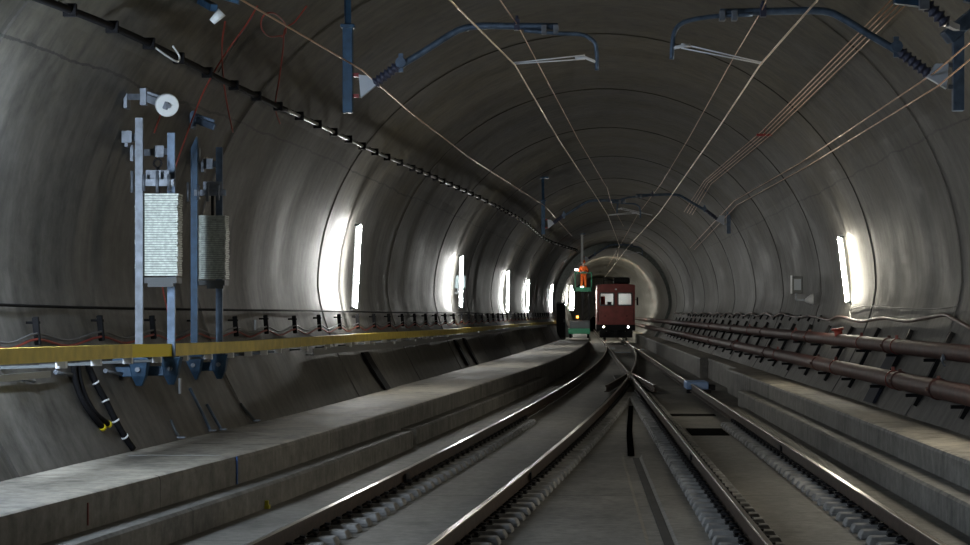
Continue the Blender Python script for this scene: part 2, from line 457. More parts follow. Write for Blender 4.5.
# central drain slot, covers
def one(mb,name,mat,label,cat,group=None,bevel=0):
    o=mb.build(name,mat,None,None,bevel); return tag(o,label,cat,group)
mb=MB(); mb.extrude([(-.055,0),(.055,0),(.055,.012),(-.055,.012)],[(.82,33.4,FZ),(.95,40,FZ),(1.25,51,FZ)])
one(mb,'drain_slot',matte('slot_black',(.002,.002,.002)),'narrow black drain slot in the slab between the two tracks','drain')
mb=MB(); mb.extrude([(-.05,0),(.05,0),(.05,.006),(-.05,.006)],[(.89,5,FZ-.02),(.89,33.2,FZ-.02)])
one(mb,'drain_channel',simple('damp_channel',(.02,.019,.018),.9,noise=.4,scale=3),'shallow damp drainage channel running down the middle of the slab','drain')
mb=MB(); mb.box((2.43,40,FZ+.008),(.70,2.2,.016)); one(mb,'cover_plate',matte('dark_plate',(.012,.012,.012)),'dark rectangular cover plate between the rails of the train track','cover')
mb=MB(); mb.box((2.5,46.5,FZ+.01),(1.0,.7,.02)); one(mb,'cover_plate',matte('dull_plate',(.02,.02,.019)),'thin dull plate across the train track near the crossing','cover')
for (Y,x,w,lab) in((112,2.3,.8,'pale stretcher plate between the converging switch rails'),(125,1.9,.4,'small pale plate lying close in front of the locomotive'),(121,3.45,.5,'small pale plate beside the outer rail before the locomotive')):
    mb=MB(); mb.box((x,Y,-.12),(w,.9,.03)); one(mb,'stretcher_plate',M['pale'],lab,'plate')
# pale blue machine box by the outer rail
X,Y,z=Pz(693,385,-.2); 
t=thing('point_motor',(3.28,60,FZ),'low point motor with pale blue lid lying beside the outer rail','point motor')
mb=MB(); mb.box((3.33,60,-.05),(.62,1.6,.22)); mb.build('lid',M['bluebox'],t,bevel=.03)
mb=MB(); mb.box((3.36,60,-.2),(.7,1.9,.1)); mb.build('base',M['darksteel'],t)
mb=MB(); mb.box((3.76,60,-.12),(.2,.8,.16)); mb.build('connector',M['darksteel'],t,bevel=.02)

# ------------------------------------------------------------------ lamps
def lamp(name,top,bot,off,label,mat,H=None):
    p=Vector(top); q=Vector(bot)
    t=thing(name,tuple(q),label,'lamp','wall lamps of the tunnel')
    n=10; pts=[p.lerp(q,i/(n)) for i in range(n+1)]
    mb=MB(); mb.tube(pts,.032,10); mb.build('lamp_tube',mat,t)
    sgn=off
    mb=MB(); mb.bar(p+Vector((sgn*.075,0,.05)),q+Vector((sgn*.075,0,-.05)),.05,.03,(1,0,0)); mb.build('lamp_housing',M['lens'],t)
    for c in(p,q):
        mb=MB(); mb.box(c+Vector((sgn*.05,0,0)),(.12,.07,.04)); mb.build('end_cap',M['grey'],t)
    return t
LW=emis('lamp_white',(1,1,.96),LAMP_E)
LB=emis('lamp_cool',(.74,.86,1),LAMP_E*LB_F)
LWm=emis('lamp_warm',(1,.93,.76),LAMP_E*LR_F)
for (px,y0,y1,lab) in((357,225,308,'tall glowing wall lamp, first along the yellow handrail wall'),(461.5,256,307,'glowing wall lamp behind the dark sign box'),(508,271,312,'glowing wall lamp, first beyond the sign box'),(528,280,312,'glowing wall lamp, second beyond the sign box'),(551.5,285,312,'glowing wall lamp just before the tunnel narrows')):
    h=hit(px,(y0+y1)/2,.2); Y=h[1]-(2.2 if px<400 else 3)
    a=P(px+(3.0 if px<400 else .6),y0,Y); b2=P(px-(1.5 if px<400 else .3),y1,Y)
    lamp('wall_lamp',a,b2,-1,lab,LW)
h=hit(843,268,.2); Y=h[1]-1.6
lamp('wall_lamp',P(839,237,Y),P(847,302,Y),1,'glowing wall lamp on the wall above the red pipes',LWm)
lamp('wall_lamp',(-5.75,19.6,4.0),(-5.85,19.6,2.1),-1,'cool white wall lamp before the weight stacks, just out of view',LB)
lamp('wall_lamp',(5.65,25.2,3.9),(5.75,25.2,2.2),1,'wall lamp above the red pipes, just out of view',emis('lamp_warm_dim',(1,.92,.76),LAMP_E*LR2_F))
lamp('wall_lamp',(-6.9,-4,4.0),(-6.93,-4,2.1),-1,'cool white wall lamp behind the viewpoint',LB)
lamp('wall_lamp',(5.7,4,3.9),(5.75,4,2.2),1,'wall lamp behind the viewpoint on the pipe wall',emis('lamp_back',(1,.90,.72),LAMP_E*LBK_F))
lamp('wall_lamp',(-.85,143,3.3),(-.92,143,2.5),-1,'glowing lamp inside the narrow bore beside the locomotive',emis('lamp_bore',(1,1,.9),LAMP_E))
LBR=emis('lamp_bore_deep',(1,.95,.78),LAMP_E*1.2)
lamp('wall_lamp',(-.6,182,4.0),(-.72,182,2.2),-1,'third lamp deep inside the narrow bore',LBR)
lamp('wall_lamp',(-.6,208,4.0),(-.72,208,2.2),-1,'fourth lamp deep inside the narrow bore',LBR)
lamp('wall_lamp',(-.6,234,4.0),(-.72,234,2.2),-1,'last lamp deep inside the narrow bore',LBR)
lamp('wall_lamp',(-.6,156,4.0),(-.72,156,2.2),-1,'second glowing lamp inside the narrow bore, past the lift',LW)
lamp('wall_lamp',(-.6,168,4.0),(-.72,168,2.2),-1,'lamp deep inside the narrow bore behind the locomotive',emis('lamp_bore2',(1,.98,.85),LAMP_E*1.2))
mb=MB()
# sign box in front of the second lamp
h=hit(458,283,.3); Y=h[1]-.6
def pt(px,py): return P(px,py,Y)
t=thing('sign_box',pt(458,290),'dark box on a wall bracket in front of the second glowing lamp','box')
sc=Y/F
mb=MB(); c=pt(458,282); mb.box(c,(17*sc*.9,.25,13*sc)); mb.build('housing',simple('slate_box',(.06,.09,.10),.5),t,bevel=.02)
mb=MB(); a=pt(445,294); b2=pt(458,293); mb.bar(a,b2,.05,.07); mb.box(a,(.05,.12,.2)); mb.bar(b2,pt(458,288),.05,.05,(0,1,0)); mb.build('bracket',M['grey'],t)
# grey panel with bracket on the pipe-side wall
h=hit(811,298,.12); Y=h[1]-1.2; sc=Y/F
t=thing('wall_panel',P(797,300,Y),'small blue-grey panel on a bracket above the wavy conduit','panel')
mb=MB(); mb.box(P(797,285,Y),(11*sc,.12,17*sc)); mb.build('panel_box',M['grey'],t,bevel=.015)
mb=MB(); c=P(797.5,284.5,Y-.07); mb.box(c,(7*sc,.02,11*sc)); o=mb.build('screen',simple('panel_face',(.22,.27,.33),.4),t); o['label']='lighter blue-grey face'
mb=MB(); c=P(791.3,284.5,Y-.03); mb.box(c,(1.2*sc,.16,18*sc)); o=mb.build('edge_strip',M['white'],t); o['label']='bright white edge strip'
mb=MB(); mb.bar(P(796,293,Y),P(796,300,Y),.05,.05,(0,1,0)); mb.bar(P(796,300,Y),P(812,300,Y),.05,.06); mb.build('bracket',M['galv'],t)
mb=MB(); mb.tube([P(805,300.5,Y),P(811,299.5,Y),P(813,299.5,Y)],.05,10,radii=[.04,.13,.15]); mb.build('wall_flange',M['white'],t)

# ------------------------------------------------------------------ yellow handrail
RPX=[(-45,358.3),(-20,357.3),(0,356.5),(60,354),(128,351),(168,350),(240,346.5),(300,342),(360,337.5),(430,333),(470,330),(510,326.5),(558,322.2)]
rp=[]
for (a,b2) in RPX:
    q=hit(a,b2,.2); Yq=q[1]-2.1 if q[1]<33 else q[1]-1.6
    p=P(a,b2,Yq); rp.append((p[0],p[1],p[2]))
t=thing('handrail',rp[0],'long yellow handrail beam along the wall beside the weight stacks','handrail')
dense=smooth(rp,5)
def seg(i0,i1,m,lab=None):
    s=MB(); s.extrude([(-.05,-.075),(.05,-.075),(.05,.075),(-.05,.075)],[tuple(p) for p in dense[i0:i1+1]]); o=s.build('rail_segment',m,t)
    if lab: o['label']=lab
    return o
seg(0,20,M['yellow']); seg(20,25,M['yellow2'],'brighter clean yellow length in front of the weight frames'); seg(25,40,M['yellow'])
seg(40,60,M['yellow'])
def rail_at(Y):
    for i in range(len(dense)-1):
        if dense[i].y<=Y<=dense[i+1].y:
            k=(Y-dense[i].y)/(dense[i+1].y-dense[i].y); return dense[i].lerp(dense[i+1],k)
    return dense[-1]
Y=21.2
while Y<60:
    p=rail_at(Y); wx=wall_x(Y,p.z-.08,-1)
    mb=MB(); mb.box((p.x,Y,p.z-.11),(.1,.09,.07)); mb.build('rail_clamp',M['white'],t)
    mb=MB(); mb.bar((wx-.02,Y,p.z-.14),(p.x+.03,Y,p.z-.12),.04,.03); mb.build('rail_bracket',M['grey'],t)
    Y+=1.25 if Y<32 else 2.5
# cable tray under the handrail
pp=[P(a,b2,rail_at(yy).y) for a,b2,yy in((302,352,36),(345,348.5,40),(400,343,49),(470,334.5,64),(520,329,82),(558,325.5,110))]
pp=[(wall_x(p[1],p[2],-1)+.12,p[1],p[2]) for p in pp]
mb=MB(); mb.extrude([(-.07,-.06),(.07,-.06),(.07,.06),(.05,.06),(.05,-.04),(-.07,-.04)],[tuple(p) for p in smooth(pp,4)])
t=thing('cable_tray',pp[0],'thin grey metal cable tray fixed below the far half of the handrail','tray')
mb.build('tray_channel',M['tray'],t)
for i in range(14):
    yy=37+i*2.6+i*i*.12; 
    k=[q for q in smooth(pp,12) if q.y>=yy][:1]
    if k: 
        s=MB(); s.box((k[0].x+.08,k[0].y,k[0].z+.05),(.03,.12,.05)); s.build('tray_clip',M['white'],t)
q=P(0,381,21.0); 
for (a,b2,lab) in(((-20,380),(44,374),'short grey metal channel on the lower wall beneath the handrail'),):
    h0=hit(*a,.06); h1=hit(*b2,.06); mb=MB(); mb.bar(h0,h1,.03,.07); one(mb,'mounting_channel',M['tray'],lab,'channel')
def near_pt(px,py,off):  # point just off the wall surface
    return hit(px,py,off)
for i,(px,py,lab) in enumerate(((58,375,'bow-shaped white wall clamp just before the black hoses'),(108,374,'bow-shaped white wall clamp between the black hoses and the weight frame'),(20,381,'small white wall clamp at the grey channel'))):
    a=Vector(near_pt(px-7,py-3,.05)); b2=Vector(near_pt(px+9,py,.05)); c=(a+b2)/2
    t=thing('wall_clamp',c,lab,'clamp')
    mb=MB(); mb.tube([a,c,b2],.03,8,radii=[.028,.012,.026]); mb.build('clamp_body',M['galv'],t)
    mb=MB(); mb.cyl(c,c+Vector((-.08,0,0)),.02); mb.build('bolt',M['galv'],t)

# ------------------------------------------------------------------ wall cables
def cable(name,pts,r,mat,label,cat='cable',k=6,group=None):
    mb=MB(); mb.tube(smooth(pts,k),r,8); return one(mb,name,mat,label,cat,group)
CP=[(10,-14),(48,0),(87,15),(126,32),(159,48),(184,60),(208,73),(233,84),(255,95),(276,104.6),(312,121),(338,133.5),(364,146),(406,164),(445,181),(482,198),(521,219),(545,238),(575,248)]
cp=[near_pt(a,b2,.16) for a,b2 in CP]
t=thing('feeder_cable',cp[0],'thick black cable on clips running high along the curved wall','cable')
sp=smooth(cp,10)
mb=MB(); mb.tube(sp[:91],.042,8); mb.build('cable_sheath',M['black'],t)
mb=MB(); mb.tube(sp[90:],.030,8); o=mb.build('cable_sheath',M['tray'],t); o['label']='paler stretch of the cable, its highlight put into the colour'  # highlight along this length is put into the paler sheath colour
acc=0;last=sp[0];n=0
for q in sp[1:]:
    acc+=(q-last).length; last=q
    if acc>=1.32 and n<60:
        acc=0;n+=1
        xl,xr,bb=dims(q.y); nrm=Vector(((xl+xr)/2-q.x,0,ZS-q.z)).normalized()
        mb=MB(); mb.cyl(q-nrm*.14,q+nrm*.07,.035,6); mb.box(q,(.13,.07,.13)); mb.build('cable_clip',M['black'],t)
# small white hook on the feeder cable
mb=MB(); mb.tube(smooth([near_pt(139,38,.15),near_pt(148,47,.35),near_pt(157,45,.3),near_pt(158,38,.2)],5),.012,6)
one(mb,'wire_hook',M['lens'],'thin pale wire hook hanging at the black feeder cable','hook')
# thin cable above the handrail
cable('wall_cable',[near_pt(a,b2,.05) for a,b2 in((-15,304),(0,305),(60,307),(134,308.5),(240,310),(323,311),(400,312.5),(470,313),(520,315),(556,318))],.016,M['black'],'thin black cable pinned along the wall above the handrail')
HP=[(26,332),(91,329),(144,328),(187,328),(228,327),(259,325),(288,325),(313,323.5)]
hs=[near_pt(a,b2,.1) for a,b2 in HP]
Y=hs[-1][1]+2.3
while Y<118: hs.append((wall_x(Y,1.83,-1)+.1,Y,1.83)); Y+=2.35
sag=[]
prev=near_pt(-30,341,.09); sag.append(prev)
for hpt in hs:
    mid=((prev[0]+hpt[0])/2,(prev[1]+hpt[1])/2,1.70-.05); sag.append(mid); sag.append((hpt[0]+.02,hpt[1],1.74)); prev=hpt
cable('sagging_cable',sag,.014,M['red_cable'],'thin red cable sagging between the black hangers over the handrail',k=4)
sag2=[(p[0],p[1],p[2]+.06) for p in sag]
cable('sagging_cable',sag2,.012,M['grey_cable'],'thin grey cable sagging just above the red one',k=4)
hg=None
for i,hpt in enumerate(hs):
    if i==0:
        hg=thing('cable_hanger',hpt,'short black cable hanger on the wall above the handrail','hanger','black cable hangers above the handrail')
        mb=MB(); mb.bar((hpt[0],hpt[1],hpt[2]+.16),(hpt[0]+.02,hpt[1]+.03,hpt[2]-.14),.05,.07,(1,0,0)); mb.build('hanger_strap',M['black'],hg,bevel=.01)
        mb=MB(); mb.cyl((hpt[0]-.1,hpt[1],hpt[2]+.1),(hpt[0]+.05,hpt[1],hpt[2]+.1),.016,6); mb.build('bolt',M['black'],hg)
    else:
        o=copy_tree(hg); o.location=hpt
# black hoses on the lower wall
def wallpath(pix,off): return [near_pt(a,b2,off) for a,b2 in pix]
for k,(dx,lab) in enumerate(((0,'short black hose with yellow cap, curving down the lower wall'),(4.5,'black hose with yellow cap lying tight against its shorter twin'))):
    w=wallpath([(67+dx,364),(69+dx,380),(75+dx,398),(85+dx,414),(96+dx*1.3,427-dx*.7)],.07)
    t=thing('drain_hose',w[-1],lab,'hose')
    mb=MB(); mb.tube(smooth(w,4),.034,8); mb.build('hose_tube',M['black'],t)
    e=Vector(w[-1]); d=(e-Vector(w[-2])).normalized(); mb=MB(); mb.cyl(e-d*.01,e+d*.035,.038,10); o=mb.build('end_cap',M['yellowcap'],t); o['label']='yellow end cap'
w=wallpath([(82,363),(90,382),(100,400),(110,420),(119,436),(128,449)],.06)
t=thing('wall_hose',w[-1],'long straight black hose with white bands reaching down to the walkway','hose')
mb=MB(); mb.tube(smooth(w,4),.038,8); mb.build('hose_tube',M['black'],t)
for q,r2 in zip(w[1:],w[2:]):
    q=Vector(q); d=(Vector(r2)-q).normalized(); mb=MB(); mb.cyl(q,q+d*.02,.046,10); o=mb.build('hose_band',M['white'],t); o['label']='white band'
for (pix,lab,mt,r) in(([(167,420),(171,430),(176,438)],'short dark steel stub on the wall foot past the black hoses','grey',.02),([(186,388),(198,412),(207,431)],'dark steel conduit running down the lower wall beside the weight frames','bluegrey',.022),([(203,404),(212,420),(218,430)],'second short dark conduit at the wall foot by the weight frames','bluegrey',.022),([(237,404),(246,414),(252,421)],'small dark stub conduit at the wall foot beyond the weight frames','grey',.022)):
    w=wallpath(pix,.05); t=thing('conduit_stub',w[-1],lab,'conduit')
    mb=MB(); mb.tube(smooth(w,4),r,8); mb.build('conduit_tube',M[mt],t)
    mb=MB(); mb.box(Vector(w[-1])+Vector((.02,0,.01)),(.1,.1,.02)); mb.build('foot_plate',M['galv'],t)
def strip(pix,wd,lab,mat='black'):
    w=[Vector(p) for p in wallpath(pix,.02)]; t=MB(); n=6
    rows=[]; sg=.06 if w[0].x<0 else -.06
    for q in smooth(w,n):
        rows.append([(q.x,q.y-wd/2,q.z),(q.x+sg,q.y-wd/2,q.z),(q.x+sg,q.y+wd/2,q.z),(q.x,q.y+wd/2,q.z)])
    b0,nn=t.quad_grid(rows,True,False); t.cap([b0+k for k in range(nn)]); m=b0+(len(rows)-1)*nn; t.cap([m+k for k in range(nn)])
    return one(t,'joint_strip',M[mat],lab,'strip')
strip([(362,352),(370,366),(385,389)],1.0,'wide dark joint strip down the lower wall below the first lamp')
strip([(453,340),(460,352),(467,365)],.8,'black joint strip on the lower wall below the sign box')
strip([(462,338),(469,351),(476,364)],.8,'black joint strip just beyond its twin below the sign box')
strip([(905,341),(889,369),(872,402)],1.1,'dark blue joint strip behind the red pipes','trouser')
# paint marks on the walkway
def mark(mb,lab,mat,name='paint_mark'): return one(mb,name,M[mat],lab,'paint mark')
e=bl(23.4); mb=MB(); mb.box((e+.004,23.4,.21),(.012,.07,.42)); mark(mb,'blue chalk line down the walkway face near the hoses','bluemark')
mb=MB(); mb.box(((e+wall_x(23.4,BT,-1))/2,23.4,BT+.003),(abs(e-wall_x(23.4,BT,-1))*.75,.014,.006)); mark(mb,'thin white line across the top of the walkway near the hoses','whitemark')
mb=MB(); q=bl(23.3)+.32; mb.box((q+.03,23.4,-.16),(.06,.09,.08)); mb.box((q+.02,23.4,-.1),(.05,.05,.06)); one(mb,'marker_tag',M['tag'],'small yellow tag fixed to the walkway ledge near the rail','tag')
mb=MB(); q=bl(19.0); mb.box((bl(18.5)+.004,18.5,.25),(.012,.03,.2)); mark(mb,'faint red mark on the walkway face nearest the viewpoint','redmark')
# ------------------------------------------------------------------ weight stacks
def ch_post(mb,x,y,z0,z1,w=.09):
    # U-channel standing upright
    mb.box((x,y-.03,(z0+z1)/2),(w,.012,z1-z0)); mb.box((x-w/2+.006,y,(z0+z1)/2),(.012,.07,z1-z0)); mb.box((x+w/2-.006,y,(z0+z1)/2),(.012,.07,z1-z0))
def frame(pxs,pytop,Y,pyfoot,matl,matr,st,name_lab,wlab,nb=False):
    sc=Y/F
    X=[P(p,300,Y)[0] for p in pxs]; zt=[P(0,p,Y)[2] for p in pytop]; zf=P(0,pyfoot,Y)[2]
    t=thing('weight_guide_frame',(X[0],Y,zf),name_lab,'frame','tensioning weight frames')
    Y00=Y
    for i,x in enumerate(X):
        Y=Y00+(0,.42)[i]; x=x*Y/Y00; X[i]=x
        mb=MB(); ch_post(mb,x,Y,zf+.12,zt[i]); o=mb.build('guide_post',(matl,matr)[i],t)
        # top bracket to the wall
        zb=zt[i]-.22; wx=wall_x(Y+.3,zb,-1)
        mb=MB(); mb.bar((x,Y+.03,zb),(wx,Y+.35,zb),.05,.08); mb.box((x-.16,Y+.06,zb),(.12,.06,.14)); mb.box((wx+.02,Y+.35,zb),(.04,.16,.2)); mb.build('wall_bracket',M['galv'],t)
        # foot shoe: tapering blue bracket fixed to the sloping wall
        mb=MB(); wx=wall_x(Y,zf,-1)
        rows=[]
        for (zz,w,d) in((zf+.22,.26,.2),(zf+.16,.22,.18),(zf+.0,.17,.14),(zf-.12,.07,.07)):
            rows.append([(x-w/2,Y-d/2,zz),(x+w/2,Y-d/2,zz),(x+w/2,Y+d/2,zz),(x-w/2,Y+d/2,zz)])
        b0,n=mb.quad_grid(rows,True,False); mb.cap([b0+k for k in range(4)]); m=b0+12; mb.cap([m+k for k in range(4)])
        mb.bar((x,Y,zf+.05),(wall_x(Y,zf+.05,-1)-.03,Y,zf+.05),.10,.12); mb.bar((x-.05,Y,zf+.2),(wall_x(Y,zf+.2,-1)-.02,Y,zf+.2),.06,.06)
        sh=mb.build('foot_shoe',M['blue'],t,bevel=.01); sh['label']='blue tapering foot shoe'
        b3=MB(); b3.cyl((x,Y-.13,zf+.08),(x,Y-.09,zf+.08),.03,8); b3.build('bolt',M['galv'],sh)
    Y=Y00
    zc0=P(0,st[2]+1,Y)[2]; 
    # stack
    xs0,xs1=P(st[0],0,Y)[0],P(st[1],0,Y)[0]; z1=P(0,st[2],Y)[2]; z0=P(0,st[3],Y)[2]
    w=thing('weight_stack',((xs0+xs1)/2,Y+.2,z0),wlab,'weight','tensioning weight stacks')
    n=34; h=(z1-z0)/n; xm=(xs0+xs1)/2; wd=xs1-xs0
    for i in range(n):
        mb=MB(); j=random.uniform(-.006,.006); mb.box((xm+j,Y+.19,z0+h*(i+.5)),(wd+random.uniform(-.008,.008),.30,h*.72))
        mb.build('weight_plate',M['weight'],w)
    mb=MB(); mb.box((xm,Y+.21,(z0+z1)/2),(wd*.82,.2,z1-z0)); mb.build('stack_core',M['grey'],w)
    mb=MB(); mb.box((xm,Y+.2,z0-.05),(wd*.95,.34,.07)); mb.box((xm+.05,Y+.05,z0-.10),(wd*.6,.05,.06)); mb.build('carrier_plate',M['grey'],w)
    zc=z1+ (10 if not nb else 22)*sc
    mb=MB(); mb.box((xm,Y-.06,zc),(X[1]-X[0]+.16,.05,.08)); mb.box((xm,Y+.1,zc+.10),(X[1]-X[0]-.02,.03,.12)); mb.build('cross_bar',M['galv'],t)
    for x in X:
        for dz in (0,):
            mb=MB(); mb.cyl((x-.07,Y-.09,zc-.12),(x-.07,Y-.09,zc+.14),.02,6); mb.cyl((x+.07,Y-.09,zc-.10),(x+.07,Y-.09,zc+.10),.02,6); mb.build('guide_bolt',M['galv'],t)
    mb=MB(); mb.tube([(xm,Y+.12,z1),(xm,Y+.12,z1+.32)],.022,8); mb.tube(smooth([(xm,Y+.12,z1+.3),(xm+.05,Y+.12,z1+.36),(xm,Y+.12,z1+.42),(xm-.05,Y+.12,z1+.36),(xm,Y+.12,z1+.3)],4),.012,6); mb.build('lifting_rod',M['darksteel'],w)
    return X,z1,xm
fa=frame((139.5,171.5),(118,130),25.05,376,M['galv'],M['bluegrey'],(134.5,177,193,276),'upright channel frame carrying the larger weight stack on the curved wall','larger stack of thin ribbed weight plates in the first wall frame')
# sliver of the stack left of the first post
fb=frame((194.5,219.5),(137,145),28.3,371,M['blue'],M['bluegrey'],(197,225,215,279),'bluer upright channel frame carrying the smaller weight stack','smaller stack of ribbed weight plates in the second, bluer frame',True)
# pulleys
def pulley(px,py,Y,R,ax,lab,wheel=True):
    c=Vector(P(px,py,Y)); s=Y/F
    t=thing('tension_pulley',c,lab,'pulley')
    d=Vector((.35,-.85,-.25)).normalized()
    mb=MB()
    if wheel:
        w=[c+d*.035,c+d*.03,c+d*.012,c-d*.012,c-d*.03,c-d*.035]; mb.tube(w,R,28,radii=[R*.9,R,R*.93,R*.93,R,R*.9]); mb.build('pulley_wheel',M['lens'],t)
        mb=MB(); mb.cyl(c-d*.06,c+d*.07,.03,10); mb.build('hub',M['galv'],t)
    a=c+Vector((-.28,0.05,.10)); 
    mb=MB(); mb.bar(a,c+Vector((.02,-.04,-.02)),.05,.09); mb.bar(a+Vector((-.03,0,.07)),c+Vector((0,.04,.06)),.03,.05); mb.box(a,(.08,.1,.2)); mb.build('yoke',M['galv'] if wheel else M['bluegrey'],t,bevel=.008)
    wx=wall_x(Y,a.z,-1); mb=MB(); mb.bar(a,(wx-.02,Y+.25,a.z+.02),.05,.07); mb.box((wx+.02,Y+.25,a.z),(.04,.2,.24)); mb.build('wall_anchor',M['galv'],t)
    return c
pulley(167,105,24.5,.135,0,'shiny round tension pulley on the wall above the larger weight stack')
pulley(214,126,27.5,.1,0,'blue-grey pulley bracket without visible wheel above the smaller weight stack',False)
# bluish device high at the top
q=near_pt(205,5,.1); Y=q[1]
t=thing('cable_anchor',q,'blue steel cable anchor high on the vault with a pale insulator','anchor')
c=Vector(P(214,8,Y-1)); mb=MB(); mb.bar(c+Vector((-.2,0,.25)),c+Vector((.3,0,.1)),.1,.12); mb.bar(c,Vector(near_pt(200,0,0)),.08,.08); mb.build('anchor_arm',M['blue'],t)
mb=MB(); mb.tube([P(212,22,Y-1),P(222,12,Y-1)],.05,10,radii=[.04,.06]); mb.build('insulator',M['lens'],t)
# red slack cables
def rc(pix,lab,off=.12,r=.011): return cable('slack_cable',[near_pt(a,b2,off) for a,b2 in pix],r,M['red_cable'],lab)
rc([(217,16),(214,40),(215,70),(219,100),(225,129)],'thin red cable hanging from the blue anchor to the second pulley')
rc([(250,0),(238,20),(222,42),(208,64),(195,88),(183,118),(175,140),(168,160),(162,182)],'long thin red cable slanting down behind the first weight frame')
rc([(300,0),(288,16),(278,24),(276,45),(272,75),(268,103),(273,120)],'thin red cable dropping straight past the black feeder cable')
rc([(276,30),(262,31),(254,22),(256,10),(266,7),(277,16),(279,26),(274,32)],'single loop of thin red cable high on the vault')
rc([(153,108),(149,118),(145,130)],'short copper-red cable between first pulley and first post')
rc([(152,280),(156,300),(162,325),(167,335)],'thin red cable hanging below the larger weight stack')
cable('slack_cable',[near_pt(a,b2,.1) for a,b2 in((248,10),(240,22),(225,45),(212,68))],.009,M['grey_cable'],'thin grey cable beside the long slanting red cable')
# small tag plates on the wall by the frames
for (px,py,w,h2,lab) in((176,386,.09,.2,'small pale tag hanging beside the second blue foot shoe'),(252,325,.08,.16,'small pale plate on the wall just past the weight frames')):
    q=near_pt(px,py,.05); mb=MB(); mb.box(q,(.02,w,h2)); one(mb,'tag_plate',M['pale'],lab,'tag')

# ------------------------------------------------------------------ overhead cantilevers
def cantilever(Y,side,lab,hang=True,ref=27.3,dx=0,dz=0,post=(0,0)):
    def q(px,py,dy=0): 
        p=P(px,py,ref); return Vector((p[0]+dx,Y+dy,p[2]+dz))
    if side<0:
        mx,myt,myb=348,25,113; plate=[(359,75),(368,76),(377,85),(361,98)]; ins=((374,84),(398,66)); tube=[(396,68),(420,54),(448,36),(462,29),(478,26),(500,26),(558,26.5)]
        dr=[(524,31),(560,34),(580,35),(590,39),(596,47),(597,71)]; reg=[(597,63),(585,58),(575,59),(514,64)]; ms=(517,25); cl0=(401,63)
    else:
        mx,myt,myb=958,28,111; plate=[(948,64),(935,64),(926,77),(946,89)]; ins=((929,74),(899,51)); tube=[(901,53),(870,35),(842,18),(828,12),(808,10.5),(790,11),(720,12.5)]
        dr=[(752,15),(715,17),(690,21),(678,27),(673,38),(671.5,60)]; reg=[(672,49),(681,47),(690,46),(762,64)]; ms=(763,11); cl0=(896,47)
    sg=-side
    top=q(mx,myt); bot=q(mx,myb)
    top.z+=post[0]; bot.z-=post[1]
    t=thing('overhead_cantilever',top,lab,'cantilever','overhead line cantilevers')
    mb=MB(); mb.box((top+bot)/2,(.13,.13,(top-bot).length)); mb.box(top+Vector((0,0,-.02)),(.18,.18,.05)); mb.build('mounting_post',M['tray'] if Y>100 else M['blue'] if side<0 else M['bluegrey'],t,bevel=.008)
    # hanger to the vault
    xl,xr,b=dims(Y); c=(xl+xr)/2; a=(xr-xl)/2
    if side<0:
        zc=ZS+b*math.sqrt(max(0,1-((top.x-c)/a)**2))
        mb=MB(); mb.bar(top+Vector((0,0,-.05)),(top.x-.02,Y+.05,zc+.03),.07,.07); mb.box((top.x,Y,zc-.03),(.35,.35,.06)); mb.build('vault_hanger',M['blue'],t)
    else:
        mb=MB(); e=top+Vector((.42,.1,.34)); zc=ZS+b*math.sqrt(max(0,1-((e.x-c)/a)**2))
        mb.bar(top+Vector((-.14,0,-.12)),e,.2,.16); mb.bar(e+Vector((-.05,0,0)),(wall_x(Y,e.z+.05,1)+.02,Y+.1,e.z+.05),.14,.14) ; mb.build('wall_strut',M['bluegrey'],t,bevel=.01)
    # insulator bracket plate
    mb=MB(); pl=[q(*p,-.05) for p in plate]; pr=[q(*p,.05) for p in plate]
    b0=len(mb.v); mb.v+=[tuple(p) for p in pl+pr]
    for f in((0,1,2,3),(7,6,5,4),(0,4,5,1),(1,5,6,2),(2,6,7,3),(3,7,4,0)): mb.f.append(tuple(b0+i for i in f)); mb.sm.append(False)
    o=mb.build('bracket_plate',M['pale'],t); o['label']='pale fan-shaped bracket plate'
    for py in ((75,96) if side<0 else (65,87)):
        mb=MB(); mb.bar(q(mx,py),q(plate[0][0],py),.04,.05); mb.build('hinge_pin',M['bolt_red'] if side<0 else M['galv'],t)
    
    a0=q(*ins[0]); a1=q(*ins[1]); mb=MB(); n=25
    mb.tube([a0.lerp(a1,i/n) for i in range(n+1)],.05,12,radii=[(.05,.06,.082,.06)[i%4] for i in range(n+1)]); mb.build('insulator',M['insul'],t)
    mb=MB(); c1=q(*cl0); mb.cyl(c1+Vector((0,-.09,0)),c1+Vector((0,.09,0)),.07,10); mb.bar(c1+Vector((0,0,-.12)),c1+Vector((0,0,.12)),.06,.06,(0,1,0)); mb.build('end_clamp',M['bluegrey'],t)
    mb=MB(); mb.tube(smooth([q(*p) for p in tube],4),.045,10); mb.build('main_tube',M['bluegrey'],t)
    mb=MB(); mb.tube(smooth([q(*p,-.06) for p in dr],4),.028,8); mb.build('drop_tube',M['bluegrey'],t)
    mb=MB()
    for k in (2,14): 
        p=q(tube[-1][0]+side*0+sg*-k,tube[-1][1]+2); mb.box(p+Vector((0,-.03,-.02)),(.07,.15,.12))
    mb.build('tube_clamp',M['galv'],t,bevel=.01)
    mb=MB(); r0=q(*reg[0],-.06); r1=q(*reg[-1],-.06)
    for dzz in (-.02,.03): mb.tube([q(*reg[1],-.06)+Vector((0,0,dzz)),r1+Vector((0,0,dzz*.3))],.009,6)
    mb.tube([r0,q(*reg[1],-.06),q(*reg[2],-.06)],.022,6); mb.build('registration_arm',M['white'],t)
    mb=MB(); p=q(*ms); mb.box(p,(.07,.1,.14)); mb.cyl(p+Vector((0,0,.05)),p+Vector((0,0,.12)),.02,8); mb.build('messenger_clamp',M['insul'],t)
    return t
cantilever(27.3,-1,'blue cantilever reaching over the diverging track, the nearer one with its whole arm in view')
cantilever(24.6,1,'blue-grey cantilever on the pipe side reaching over the train track, near the top edge',ref=24.6)
